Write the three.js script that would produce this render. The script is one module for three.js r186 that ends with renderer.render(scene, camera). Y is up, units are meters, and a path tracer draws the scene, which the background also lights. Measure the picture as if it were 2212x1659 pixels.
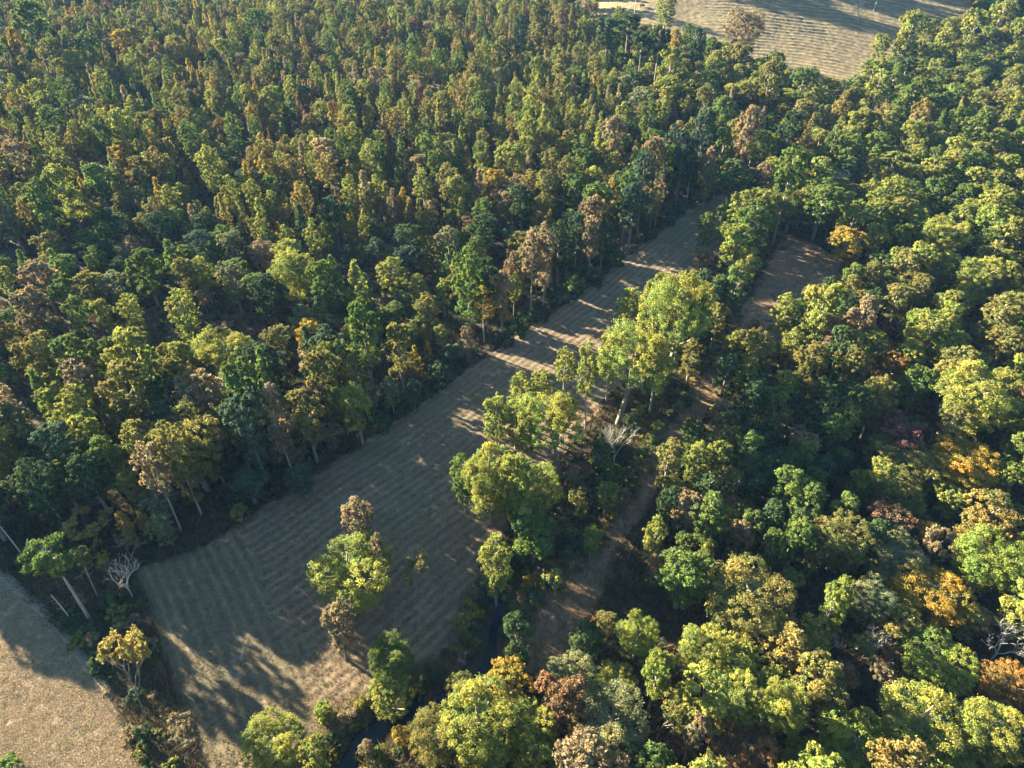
import * as THREE from 'three';
import { MarchingCubes } from 'three/addons/objects/MarchingCubes.js';
import { mergeGeometries } from 'three/addons/utils/BufferGeometryUtils.js';

// ---------------------------------------------------------------- camera, sky, sun, air, exposure
const W = 2212, HH = 1659, F = 1500;               // the frame the layout below was measured in, and its focal length
const CAM_Y = 80, PITCH = 39 * Math.PI / 180;
const scene = new THREE.Scene();
const camera = new THREE.PerspectiveCamera(2 * Math.atan(HH / 2 / F) * 180 / Math.PI, 4 / 3, 1, 6000);
camera.position.set(0, CAM_Y, 0);
camera.lookAt(0, CAM_Y - Math.sin(PITCH) * 100, -Math.cos(PITCH) * 100);
const renderer = new THREE.WebGLRenderer({ antialias: true });
renderer.toneMapping = THREE.LinearToneMapping;
renderer.toneMappingExposure = 8.8;
renderer.shadowMap.enabled = true;
const SUN_EL = 16.5 * Math.PI / 180, SUN_AZ = 33 * Math.PI / 180;   // from the left and a little ahead
const sunDir = new THREE.Vector3(-Math.cos(SUN_AZ) * Math.cos(SUN_EL), Math.sin(SUN_EL), -Math.sin(SUN_AZ) * Math.cos(SUN_EL));
const sun = new THREE.DirectionalLight(new THREE.Color().setRGB(1.0, 0.87, 0.63), 5.0);
sun.position.copy(sunDir).multiplyScalar(600).add(new THREE.Vector3(0, 0, -180));
sun.target.position.set(0, 0, -180);
sun.castShadow = true;
Object.assign(sun.shadow.camera, { left: -350, right: 350, top: 350, bottom: -350, near: 1, far: 1500 });
sun.shadow.mapSize.set(4096, 4096);
scene.add(sun, sun.target);
{ // clear late-afternoon sky, paler towards the horizon and the sun
  const w = 256, h = 128, d = new Float32Array(w * h * 4), v = new THREE.Vector3();
  for (let j = 0; j < h; j++) for (let i = 0; i < w; i++) {
    const el = ((j + .5) / h - .5) * Math.PI, az = ((i + .5) / w - .5) * 2 * Math.PI;
    v.set(Math.cos(el) * Math.cos(az), Math.sin(el), Math.cos(el) * Math.sin(az));
    const up = Math.max(0, v.y), hz = Math.pow(1 - up, 4), c = v.dot(sunDir), glow = Math.pow(Math.max(0, c), 8);
    let r = .050 + .16 * hz + .18 * glow, g = .105 + .19 * hz + .14 * glow, b = .185 + .16 * hz + .08 * glow;
    if (v.y < 0) { r = .06; g = .065; b = .06; }
    d.set([r * SKY(), g * SKY(), b * SKY(), 1], 4 * (j * w + i));
  }
  const t = new THREE.DataTexture(d, w, h, THREE.RGBAFormat, THREE.FloatType);
  t.mapping = THREE.EquirectangularReflectionMapping; t.magFilter = THREE.LinearFilter; t.needsUpdate = true;
  scene.background = t; scene.environment = t;
}
function SKY() { return .54; }
scene.fog = new THREE.FogExp2(new THREE.Color().setRGB(.24, .50, 1.0), .00008);

// ---------------------------------------------------------------- small helpers
function rng(seed) { let a = seed >>> 0; return () => { a = (a + 0x6D2B79F5) >>> 0; let t = a; t = Math.imul(t ^ (t >>> 15), t | 1); t ^= t + Math.imul(t ^ (t >>> 7), t | 61); return ((t ^ (t >>> 14)) >>> 0) / 4294967296; }; }
const hash = (i, j) => { let h = Math.imul(i, 374761393) + Math.imul(j, 668265263) | 0; h = Math.imul(h ^ (h >>> 13), 1274126177); return ((h ^ (h >>> 16)) >>> 0) / 4294967296; };
function vnoise(x, y) { const i = Math.floor(x), j = Math.floor(y), u = x - i, v = y - j, s = u * u * (3 - 2 * u), t = v * v * (3 - 2 * v); return (hash(i, j) * (1 - s) + hash(i + 1, j) * s) * (1 - t) + (hash(i, j + 1) * (1 - s) + hash(i + 1, j + 1) * s) * t; }
const fbm = (x, y, o = 4) => { let s = 0, a = .5, n = 0; for (let k = 0; k < o; k++) { s += a * vnoise(x + 17 * k, y - 31 * k); n += a; a *= .5; x *= 2.03; y *= 2.03; } return s / n; };
const clamp = (x, a = 0, b = 1) => Math.min(b, Math.max(a, x));
const sstep = (a, b, x) => { const t = clamp((x - a) / (b - a)); return t * t * (3 - 2 * t); };
const mix = (a, b, t) => a + (b - a) * t;
const mix3 = (a, b, t) => [mix(a[0], b[0], t), mix(a[1], b[1], t), mix(a[2], b[2], t)];
const rgb = (r, g, b) => new THREE.Color().setRGB(r, g, b);
const fwd = [0, -Math.sin(PITCH), -Math.cos(PITCH)], dn = [0, -Math.cos(PITCH), Math.sin(PITCH)];
const dirOf = (px, py) => { const u = (px - W / 2) / F, v = (py - HH / 2) / F; return [u, fwd[1] + v * dn[1], fwd[2] + v * dn[2]]; };
const project = (x, y, z) => { const dy = y - CAM_Y, dep = dy * fwd[1] + z * fwd[2]; return [W / 2 + F * x / dep, HH / 2 + F * (dy * dn[1] + z * dn[2]) / dep, dep]; };
const flat = ([px, py]) => { const d = dirOf(px, Math.max(py, -150)), t = CAM_Y / -d[1]; return [d[0] * t, d[2] * t]; };
function segDist(x, z, p) { let best = 1e9, along = 0, run = 0, bs = 0; for (let i = 0; i + 1 < p.length; i++) { const [ax, az] = p[i], [bx, bz] = p[i + 1], dx = bx - ax, dz = bz - az, L = dx * dx + dz * dz, t = clamp(((x - ax) * dx + (z - az) * dz) / L), ex = x - ax - t * dx, ez = z - az - t * dz, d = ex * ex + ez * ez; if (d < best) { best = d; along = run + t * Math.sqrt(L); bs = Math.sign(dx * (z - az) - dz * (x - ax)); } run += Math.sqrt(L); } return [Math.sqrt(best), along, bs]; }
const inPoly = (x, y, p) => { let c = false; for (let i = 0, j = p.length - 1; i < p.length; j = i++) if ((p[i][1] > y) !== (p[j][1] > y) && x < (p[j][0] - p[i][0]) * (y - p[i][1]) / (p[j][1] - p[i][1]) + p[i][0]) c = !c; return c; };
const pts = (s) => s.trim().split(/\s+/).map((q) => q.split(',').map(Number));
const used = new Map();
function numbered(name) { const n = used.get(name) || 0; used.set(name, n + 1); return n ? name + '_' + String(n).padStart(3, '0') : name; }
function add(o, name, data) { o.name = numbered(name); o.userData = data; o.traverse((m) => { if (m.isMesh) m.castShadow = m.receiveShadow = true; }); scene.add(o); return o; }

// ---------------------------------------------------------------- the lie of the land (outlines on flat ground, then relief)
const creekPath = pts('560,1900 690,1720 740,1655 780,1600 850,1546 930,1515 1010,1480 1055,1410 1068,1340 1088,1275 1130,1228 1200,1185 1250,1140 1300,1070 1350,985 1430,870 1500,770 1560,670 1620,560 1670,470 1720,340').map(flat);
const creekWet = creekPath.slice(0, 15), creekWater = creekPath.slice(0, 10);
const stripEdge = pts('290,1235 420,1192 560,1108 690,1018 830,932 960,840 1090,747 1250,640 1400,522 1490,452 1560,420 1650,408').map(flat);
const endEdge = pts('285,1225 330,1340 370,1470 415,1600 450,1760').map(flat);
const OPEN = {
  strip: pts('290,1235 420,1192 560,1108 690,1018 830,932 960,840 1090,747 1250,640 1400,522 1490,452 1560,420 1650,408 1655,440 1545,560 1450,680 1370,790 1290,890 1200,1000 1120,1100 1075,1180 1046,1290 1035,1400 955,1495 830,1512 700,1620 640,1760 450,1760 415,1600 370,1480 328,1340'),
  lane: pts('1690,505 1760,528 1850,590 1830,645 1740,690 1660,760 1560,850 1500,930 1450,1010 1400,1100 1330,1200 1290,1310 1235,1400 1200,1470 1120,1450 1098,1380 1120,1280 1190,1235 1270,1185 1310,1090 1370,985 1450,880 1520,780 1590,680 1650,590'),
  corner: pts('-900,900 -300,1080 0,1228 60,1288 130,1362 205,1440 255,1530 345,1720 345,2100 -900,2100'),
  hill: pts('1255,-60 1300,78 1420,122 1500,132 1570,145 1650,190 1720,232 1790,252 1875,240 1900,170 1975,120 2040,95 2095,70 2100,-60'),
};
const GAPS = [pts('1690,1340 1720,1230 1790,1170 1835,1240 1790,1340 1725,1380'), pts('1820,1090 1810,980 1870,960 1880,1060'), pts('2040,740 2100,690 2160,730 2080,770'), pts('1740,890 1800,830 1830,870 1770,930'), pts('1830,330 1880,350 1850,400')];
const hedgePoly = pts('150,1180 290,1235 328,1340 370,1480 415,1600 460,1780 340,1720 255,1530 200,1435 60,1285 -50,1180');
function terrain(x, z) {
  const far = Math.max(0, -z - 282);
  let h = (fbm(x / 40 + 9, z / 40 + 5, 2) - .5) * 1.2 * sstep(30, 90, -z);
  h += sstep(-10, 70, x - (z + 330) * .1) * far * far / (far + 22) * .27 * (1 - sstep(300, 700, -z)) + sstep(300, 700, -z) * 30 * sstep(-10, 70, x);
  h += sstep(40, 260, -x - 40) * 5;
  if (Math.abs(x) < 200 && z > -420) { const d = segDist(x, z, creekWet)[0]; h -= 1.5 * Math.exp(-((d / 2.3) ** 4)); }
  return h;
}
function onGround([px, py]) { const d = dirOf(px, py); let t = CAM_Y / Math.max(.05, -d[1]); for (let k = 0; k < 14; k++) { const y = terrain(d[0] * t, d[2] * t); t = mix(t, (CAM_Y - y) / Math.max(.05, -d[1]), .6); } return [d[0] * t, d[2] * t]; }
const openAt = (x, z) => { const p = project(x, terrain(x, z), z); for (const k in OPEN) if (inPoly(p[0], p[1], OPEN[k])) return k; return null; };

// ---------------------------------------------------------------- ground, fields, path, creek
function noiseTexture(size, seed, fn) {
  const d = new Uint8Array(size * size * 4);
  for (let j = 0; j < size; j++) for (let i = 0; i < size; i++) { const v = clamp(fn(i / size, j / size)) * 255; d.set([v, v, v, 255], 4 * (j * size + i)); }
  const t = new THREE.DataTexture(d, size, size, THREE.RGBAFormat); t.wrapS = t.wrapT = THREE.RepeatWrapping; t.magFilter = THREE.LinearFilter; t.needsUpdate = true; return t;
}
const tileNoise = (u, v, n, s) => { // repeats over the unit square
  const x = u * n, y = v * n, i = Math.floor(x), j = Math.floor(y), a = x - i, b = y - j, f = a * a * (3 - 2 * a), g = b * b * (3 - 2 * b), m = (p, q) => hash(((p % n) + n) % n + s, ((q % n) + n) % n + s * 7);
  return (m(i, j) * (1 - f) + m(i + 1, j) * f) * (1 - g) + (m(i, j + 1) * (1 - f) + m(i + 1, j + 1) * f) * g;
};
const stubbleMap = noiseTexture(512, 1, (u, v) => .80 + .75 * (.45 * tileNoise(u, v, 128, 3) + .3 * tileNoise(u, v, 48, 5) + .25 * tileNoise(u, v, 14, 8) - .5) + .02);
const litterMap = noiseTexture(512, 2, (u, v) => .55 + 1.0 * (.4 * tileNoise(u, v, 160, 11) + .35 * tileNoise(u, v, 50, 12) + .25 * tileNoise(u, v, 10, 13) - .5) + .15);
const M = {
  field: new THREE.MeshStandardMaterial({ vertexColors: true, map: stubbleMap, bumpMap: stubbleMap, bumpScale: .03, roughness: 1 }),
  ground: new THREE.MeshStandardMaterial({ vertexColors: true, map: litterMap, bumpMap: litterMap, bumpScale: .04, roughness: 1 }),
};
function sheetGeometry(xs, zs, height, color, keep, uvScale) {
  const nx = xs.length, nz = zs.length, id = new Int32Array(nx * nz).fill(-1), pos = [], col = [], uv = [], idx = [];
  const vert = (i, j) => { const k = j * nx + i; if (id[k] < 0) { id[k] = pos.length / 3; const x = xs[i], z = zs[j]; pos.push(x, height(x, z), z); col.push(...color(x, z)); uv.push(x / uvScale, z / uvScale); } return id[k]; };
  for (let j = 0; j + 1 < nz; j++) for (let i = 0; i + 1 < nx; i++) if (!keep || keep((xs[i] + xs[i + 1]) / 2, (zs[j] + zs[j + 1]) / 2)) { const a = vert(i, j), b = vert(i + 1, j), c = vert(i + 1, j + 1), d = vert(i, j + 1); idx.push(a, d, c, a, c, b); }
  const g = new THREE.BufferGeometry();
  g.setAttribute('position', new THREE.Float32BufferAttribute(pos, 3)); g.setAttribute('color', new THREE.Float32BufferAttribute(col, 3)); g.setAttribute('uv', new THREE.Float32BufferAttribute(uv, 2)); g.setIndex(idx); g.computeVertexNormals(); return g;
}
function lines(a, b, step, grow, end) { const o = []; for (let x = a; x <= b; x += step) o.push(x); if (grow) { let s = step, x = o[o.length - 1]; while (x < end) { s *= grow; x += s; o.push(x); } s = step; x = o[0]; while (x > -end) { s *= grow; x -= s; o.unshift(x); } } return o; }
{
  const soil = [.085, .062, .040], litter = [.125, .085, .05], moss = [.065, .08, .03];
  const g = sheetGeometry(lines(-150, 150, 1.2, 1.22, 3500), lines(-300, 20, 1.2, 1.22, 3500), terrain, (x, z) => {
    let c = mix3(litter, soil, sstep(.35, .65, fbm(x / 7, z / 7, 3))); c = mix3(c, moss, .8 * sstep(.5, .7, fbm(x / 12 + 40, z / 12, 3)));
    const d = Math.abs(x) < 200 && z > -420 ? segDist(x, z, creekWet)[0] : 99; return mix3(mix3([.05, .04, .028], [.10, .085, .045], fbm(x / 1.3, z / 1.3, 2)), c, sstep(1.2, 4, d));
  }, null, 7);
  add(new THREE.Mesh(g, M.ground), 'ground', { kind: 'structure', label: 'brown leaf-littered ground under and between the trees' });
}
function fieldSheet(name, key, step, label, height, color) {
  const q = OPEN[key].map(onGround).filter((p) => p[1] < 0), xs = q.map((p) => clamp(p[0], -140, 260)), zs = q.map((p) => clamp(p[1], -460, -18));
  const x0 = Math.min(...xs), x1 = Math.max(...xs), z0 = Math.min(...zs), z1 = Math.max(...zs);
  const keep = (x, z) => { const p = project(x, terrain(x, z), z), e = (fbm(x / 2.2, z / 2.2, 3) - .5) * 26 * 110 / p[2]; return inPoly(p[0] + e, p[1] + e * .6, OPEN[key]); };
  return add(new THREE.Mesh(sheetGeometry(lines(x0, x1, step), lines(z0, z1, step), (x, z) => terrain(x, z) + .09 + height(x, z), color, keep, 5), M.field), name, { kind: 'structure', label });
}
const straw = [.330, .232, .130], dry = [.165, .125, .075], green = [.095, .11, .045], earth = [.140, .098, .062];
const rowAt = (x, z) => { // distance across the mown rows: along the long edge, but along the end edge on the headland
  const a = segDist(x, z, stripEdge), e = segDist(x, z, endEdge), w = sstep(17, 9, e[0] + (fbm(x / 5, z / 5, 2) - .5) * 6);
  return w > .5 ? [e[0], e[1], w] : [a[0], a[1], w];
};
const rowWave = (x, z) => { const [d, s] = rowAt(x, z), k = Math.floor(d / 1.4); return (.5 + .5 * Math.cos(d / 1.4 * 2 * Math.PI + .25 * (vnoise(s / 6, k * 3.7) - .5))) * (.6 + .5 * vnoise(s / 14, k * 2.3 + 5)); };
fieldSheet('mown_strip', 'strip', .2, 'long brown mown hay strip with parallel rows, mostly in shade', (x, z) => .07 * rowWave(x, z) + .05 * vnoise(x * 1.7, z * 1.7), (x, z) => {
  const [, , w] = rowAt(x, z), r = rowWave(x, z), n = fbm(x / 9, z / 9, 3), f = fbm(x / .9, z / .9, 2);
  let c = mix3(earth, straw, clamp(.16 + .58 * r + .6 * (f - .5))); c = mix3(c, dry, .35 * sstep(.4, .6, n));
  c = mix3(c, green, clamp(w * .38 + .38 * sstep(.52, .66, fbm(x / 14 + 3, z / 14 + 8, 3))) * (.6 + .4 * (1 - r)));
  const t = Math.min(Math.abs(rowAt(x, z)[0] - 5.1), Math.abs(rowAt(x, z)[0] - 6.9), Math.abs(rowAt(x, z)[0] - 12.3), Math.abs(rowAt(x, z)[0] - 14.1)); c = mix3(c, [.10, .085, .055], .55 * sstep(.34, .12, t) * sstep(.3, .5, n));
  return mix3(c, [.28, .25, .19], .6 * sstep(.76, .84, vnoise(x / 3.1, z / 3.1)) * sstep(.5, .7, f));
});
fieldSheet('grass_lane', 'lane', .3, 'narrow brown grass lane right of the central trees striped by shadows', (x, z) => .14 * vnoise(x * 1.3, z * 1.3) + .07 * vnoise(x * 3, z * 3), (x, z) => {
  const f = fbm(x / .8, z / .8, 2), n = fbm(x / 8, z / 8, 3); return mix3(mix3(earth, [.31, .185, .10], f), green, .22 * sstep(.52, .68, n));
});
fieldSheet('pasture', 'corner', .28, 'sunlit rough tan pasture in the near left corner', (x, z) => .10 * fbm(x * 1.1, z * 1.1, 2) + .14 * vnoise(x * 2.6, z * 2.6), (x, z) => {
  const f = fbm(x / .7, z / .7, 3), n = fbm(x / 6, z / 6, 3); return mix3(mix3([.25, .19, .13], [.47, .37, .255], sstep(.32, .68, f)), green, .4 * sstep(.55, .7, n));
});
const hillRow = (x, z) => { const r = Math.hypot(x - 60, z + 130), n = r + 9 * (fbm(x / 38, z / 38, 2) - .5) + .8 * vnoise(x / 4, z / 4); return n / 2.9; };
fieldSheet('hill_field', 'hill', .55, 'sunlit tan hillside hay field with curved dark windrows', (x, z) => { const k = hillRow(x, z), w = sstep(80, 100, x); return w * .26 * Math.pow(.5 + .5 * Math.cos(k * 2 * Math.PI), 2) * (.3 + 1.2 * vnoise(x / 6, z / 6)) + .16 * vnoise(x, z); }, (x, z) => {
  const k = hillRow(x, z), r = Math.pow(.5 + .5 * Math.cos(k * 2 * Math.PI), 2) * sstep(80, 100, x), f = fbm(x / 1.6, z / 1.6, 3);
  return mix3(mix3([.22, .165, .08], [.34, .26, .13], sstep(.3, .7, f)), [.12, .095, .05], .7 * r);
});
function ribbon(path, width, y, step = 1) {
  const c = new THREE.CatmullRomCurve3(path.map(([x, z]) => new THREE.Vector3(x, 0, z))), n = Math.ceil(c.getLength() / step), pos = [], uv = [], idx = [];
  for (let i = 0; i <= n; i++) { const p = c.getPointAt(i / n), t = c.getTangentAt(i / n), w = width(i / n, p) / 2; for (let k = 0; k <= 4; k++) { const s = (k / 2 - 1) * w * (1 + .25 * (vnoise(i * .45, k > 2 ? 5 : 9) - .5)), x = p.x - t.z * s, z = p.z + t.x * s; pos.push(x, y(x, z, k), z); uv.push(x / 5, z / 5); } if (i) for (let k = 0; k < 4; k++) { const a = (i - 1) * 5 + k, b = a + 1, d = i * 5 + k, e = d + 1; idx.push(a, b, e, a, e, d); } }
  const g = new THREE.BufferGeometry(); g.setAttribute('position', new THREE.Float32BufferAttribute(pos, 3)); g.setAttribute('uv', new THREE.Float32BufferAttribute(uv, 2)); g.setIndex(idx); g.computeVertexNormals(); return g;
}
{
  const pond = flat([850, 1546]);
  const g = ribbon(creekWater, (t, p) => 0.9 + 4.6 * Math.exp(-((Math.hypot(p.x - pond[0], p.z - pond[1]) / 5) ** 2)), (x, z) => -1.0 + (fbm(x / 40 + 9, z / 40 + 5, 2) - .5) * 1.2 * sstep(30, 90, -z));
  add(new THREE.Mesh(g, new THREE.MeshPhysicalMaterial({ color: rgb(.006, .014, .022), roughness: .12, specularIntensity: .7, metalness: 0, ior: 1.33 })), 'creek_water', { kind: 'structure', label: 'dark blue still creek water between the trees' });
  const t = ribbon(pts('-60,1200 20,1256 60,1292 110,1338 150,1386 190,1436 232,1490 262,1545').map(onGround), (s) => 1.5 - .7 * s, (x, z) => terrain(x, z) + .33);
  add(new THREE.Mesh(t, new THREE.MeshStandardMaterial({ color: rgb(.30, .25, .19), map: stubbleMap, bumpMap: stubbleMap, bumpScale: .08, roughness: 1 })), 'dirt_path', { kind: 'structure', label: 'pale worn dirt path along the edge of the near left pasture' });
}

// ---------------------------------------------------------------- foliage and bark
const leafy = (r, g, b, t = .42) => new THREE.MeshPhysicalMaterial({ color: rgb(r, g, b), vertexColors: true, roughness: .95, transmission: t, thickness: 0, specularIntensity: .25, side: THREE.DoubleSide });
const PAL = {
  g: ['mid green', leafy(.125, .185, .038)], d: ['dark green', leafy(.062, .105, .034, .3)], y: ['yellow-green', leafy(.250, .275, .056)], o: ['olive', leafy(.205, .198, .052)],
  k: ['golden yellow', leafy(.350, .260, .040)], r: ['russet', leafy(.215, .135, .062)], m: ['dark red', leafy(.18, .082, .060)], b: ['tan brown', leafy(.265, .210, .110)],
  t: ['blue-green', leafy(.066, .108, .058, .3)], p: ['pale grey-green', leafy(.205, .225, .100)], f: ['bright green', leafy(.205, .255, .045)], e: ['orange', leafy(.30, .180, .048)], u: ['dull gold', leafy(.270, .225, .062)],
};
const barkMap = noiseTexture(64, 5, (u, v) => .6 + .6 * tileNoise(u, v, 24, 4));
const bark = (r, g, b) => new THREE.MeshStandardMaterial({ color: rgb(r, g, b), map: barkMap, roughness: 1 });
const BARK = { pale: bark(.36, .32, .27), grey: bark(.24, .20, .165), pine: bark(.34, .29, .24), silver: bark(.52, .49, .45) };

const V = (x, y, z) => new THREE.Vector3(x, y, z);
function clumpSphere(rnd, n, low = -.35) { const o = [], off = rnd() * 6; for (let i = 0; i < n; i++) { const y = 1 - (1 - low) * (i + .5) / n, r = Math.sqrt(1 - y * y), a = i * 2.39996 + off; o.push(V(r * Math.cos(a), y, r * Math.sin(a))); } return o; }
function leaves(clumps, { size, per, wide = .62, rnd, flatten = .75, up = .3, spread = 1 }) {
  const pos = [], col = [], idx = [], q = V(), n = V(), u = V(), v = V(), g = () => (rnd() + rnd() + rnd() - 1.5) * .9;
  for (const c of clumps) {
    const count = Math.round(per * c.w);
    for (let k = 0; k < count; k++) {
      q.set(g(), g() * flatten, g()).multiplyScalar(c.r * spread).add(c.p);
      n.set(rnd() - .5, rnd() - .5, rnd() - .5).normalize().multiplyScalar(.75).addScaledVector(c.n, .55); n.y += up; n.normalize();
      u.set(rnd() - .5, rnd() - .5, rnd() - .5).cross(n).normalize(); v.crossVectors(n, u);
      const l = size * (.65 + .7 * rnd()), w = l * wide, b = pos.length / 3, f = l * .12;
      for (const [a, s, h] of [[-.5, 0, f], [0, .5, 0], [.5, 0, f], [0, -.5, 0]]) pos.push(q.x + u.x * a * l + v.x * s * w + n.x * h, q.y + u.y * a * l + v.y * s * w + n.y * h, q.z + u.z * a * l + v.z * s * w + n.z * h);
      const t = c.tone * (.62 + .76 * rnd()), hu = c.hue + (rnd() - .5) * .30;
      for (let z = 0; z < 4; z++) col.push(t * (1 + hu), t * (1 + .15 * hu), t * (1 - .4 * hu));
      idx.push(b, b + 1, b + 2, b, b + 2, b + 3);
    }
  }
  const o = new THREE.BufferGeometry(); o.setAttribute('position', new THREE.Float32BufferAttribute(pos, 3)); o.setAttribute('color', new THREE.Float32BufferAttribute(col, 3)); o.setIndex(idx); return o;
}
function limb(a, b, ra, rb, sides = 5, bend = 0, rnd = Math.random, rings = 3) { // a tapered, slightly bent branch
  const pos = [], uv = [], idx = [], d = b.clone().sub(a), L = d.length(), s = V(d.y, -d.x, .3 * L).cross(d).normalize(), t = d.clone().normalize().cross(s), off = s.clone().multiplyScalar(bend * L * (rnd() - .5)).addScaledVector(t, bend * L * (rnd() - .5));
  for (let i = 0; i <= rings; i++) { const f = i / rings, r = mix(ra, rb, f), c = a.clone().addScaledVector(d, f).addScaledVector(off, Math.sin(f * Math.PI)); for (let k = 0; k < sides; k++) { const w = k / sides * 2 * Math.PI; pos.push(c.x + r * (s.x * Math.cos(w) + t.x * Math.sin(w)), c.y + r * (s.y * Math.cos(w) + t.y * Math.sin(w)), c.z + r * (s.z * Math.cos(w) + t.z * Math.sin(w))); uv.push(k / sides, f * L); } if (i) for (let k = 0; k < sides; k++) { const p = (i - 1) * sides + k, q = (i - 1) * sides + (k + 1) % sides; idx.push(p, q, q + sides, p, q + sides, p + sides); } }
  const g = new THREE.BufferGeometry(); g.setAttribute('position', new THREE.Float32BufferAttribute(pos, 3)); g.setAttribute('uv', new THREE.Float32BufferAttribute(uv, 2)); g.setIndex(idx); g.computeVertexNormals(); return g;
}
// A prototype has crown half-width 1, half-height a, crown centre at height c.
const KIND = { R: { a: 1, c: 2.9 }, W: { a: .95, c: 1.9 }, T: { a: 1.5, c: 3.1 }, C: { a: 1.75, c: 2.45 }, P: { a: .75, c: 3.9 }, S: { a: .8, c: .7 }, B: { a: 1.2, c: 1.9 }, L: { a: 1.05, c: 2.3 } };
function makeProto(kind, seed) {
  const rnd = rng(seed * 7919 + kind.charCodeAt(0)), { a, c } = KIND[kind], clumps = [], wood = [], lobes = [];
  const tone = () => .70 + .60 * rnd(), hue = () => (rnd() - .5) * .35;
  const ctr = V(0, c, 0);
  const addLobe = (p, r, n, low) => lobes.push({ p, r, n, low, tone: .85 + .3 * rnd(), hue: (rnd() - .5) * .4 });
  if (kind === 'R' || kind === 'L') { addLobe(V((rnd() - .5) * .2, c - .05 * a, (rnd() - .5) * .2), .52, 26); const n = 8 + (rnd() * 4 | 0); for (let i = 0; i < n; i++) { const w = i * 2.4 + rnd() * 1.3, y = -.55 + 1.35 * rnd(); const o = (.36 + .36 * rnd()) * Math.sqrt(Math.max(.2, 1 - y * y * .6)); addLobe(V(Math.cos(w) * o, c + y * a * .8, Math.sin(w) * o), .22 + .24 * rnd(), 14); } addLobe(V((rnd() - .5) * .3, c + .6 * a, (rnd() - .5) * .3), .38, 14); }
  if (kind === 'W') { addLobe(V(0, c, 0), .58, 40); for (let i = 0; i < 15; i++) { const w = i * 2.4 + rnd(), y = -.5 + 1.25 * (i / 15) + (rnd() - .5) * .3, r = .70 * Math.sqrt(Math.max(.05, 1 - y * y * .9)); addLobe(V(Math.cos(w) * r, c + y * a * .8, Math.sin(w) * r), .29 + .15 * rnd(), 19); } }
  if (kind === 'T') { lobes.push({ p: V(0, c - .1 * a, 0), r: .60, n: 44, low: -.9, el: a * 1.15, tone: 1, hue: 0 }); for (let i = 0; i < 9; i++) { const y = -.62 + 1.25 * i / 8, w = i * 2.4 + rnd() * .8, r = .62 * Math.sqrt(Math.max(.08, 1 - y * y)), q = .20 + .19 * rnd(); lobes.push({ p: V(Math.cos(w) * r, c + a * y * .86, Math.sin(w) * r), r: q, n: 13, low: -.6, el: 1.45, tone: .82 + .34 * rnd(), hue: (rnd() - .5) * .25 }); } lobes.push({ p: V((rnd() - .5) * .16, c + a * .74, (rnd() - .5) * .16), r: .27, n: 13, low: -.4, el: 1.5, tone: 1.05, hue: 0 }); }
  for (const l of lobes) for (const d of clumpSphere(rnd, l.n, l.low ?? -.45)) {
    const p = l.p.clone().addScaledVector(V(d.x, d.y * (l.el ?? .95), d.z), l.r * (.82 + .25 * rnd()));
    if (lobes.some((m) => m !== l && p.distanceTo(m.p) < m.r * .72) || rnd() < .14) continue;
    clumps.push({ p, n: p.clone().sub(ctr).normalize().lerp(d, .5), r: .078 + .062 * rnd(), w: .55 + .8 * rnd(), tone: l.tone * tone(), hue: l.hue + hue() * .6 });
  }
  const high = 'TW'.includes(kind) && seed > 3;   // crowns lifted clear on bare stems
  if ('RWT'.includes(kind) && !high) for (let i = 0; i < (kind === 'W' ? 70 : 46); i++) { const w = rnd() * 6.283, y = -(.5 * a + (c * .62 - .5 * a) * rnd()), r = .25 + .5 * rnd(), d = V(Math.cos(w), -.1, Math.sin(w)); clumps.push({ p: V(d.x * r, c + y, d.z * r), n: d, r: .15, w: .45 + .4 * rnd(), tone: tone() * .9, hue: hue() }); }
  if (kind === 'C') for (let i = 0; i < 100; i++) { const t = Math.pow(rnd(), 1.1), w = rnd() * 6.283, r = (1 - t ** 1.15) * (.6 + .4 * rnd()) * (.88 + .2 * Math.sin(w * 2 + seed) + .12 * Math.sin(t * 14 + seed)) + .03, d = V(Math.cos(w), .25, Math.sin(w)); clumps.push({ p: V(d.x * r, c - a + 2 * a * t * .97, d.z * r), n: d, r: .15, w: .5 + .7 * (1 - t), tone: tone(), hue: hue() }); }
  if (kind === 'P') for (let i = 0; i < 34; i++) { const w = i * 2.4 + rnd(), y = -.9 + 1.8 * rnd(), r = (.25 + .62 * Math.sqrt(rnd())) * Math.sqrt(1 - y * y * .75), p = V(Math.cos(w) * r, c + a * y * .85, Math.sin(w) * r); clumps.push({ p, n: p.clone().sub(ctr).setY(.5).normalize(), r: .17 + .05 * rnd(), w: 1, tone: tone(), hue: hue() * .5 }); }
  if (kind === 'S') for (let i = 0; i < 26; i++) { const w = rnd() * 6.283, y = rnd(), r = Math.sqrt(1 - y * y * .85) * (.35 + .6 * rnd()), d = V(Math.cos(w) * r, y, Math.sin(w) * r); clumps.push({ p: V(d.x, .12 + y * 1.25 * (.7 + .4 * rnd()), d.z), n: d.clone().normalize(), r: .2, w: .6 + .7 * rnd(), tone: tone(), hue: hue() }); }
  const top = kind === 'C' ? c + a * .9 : kind === 'S' ? 1 : c + a * (kind === 'P' ? .8 : .55), lean = V((rnd() - .5) * .25, 0, (rnd() - .5) * .25), rb = { R: .105, L: .06, W: .10, T: .072, C: .11, P: .08, S: .05, B: .055 }[kind];
  const at = (y) => V(lean.x * Math.sin(y / top * 2.2), y, lean.z * Math.sin(y / top * 2.6));
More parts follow.
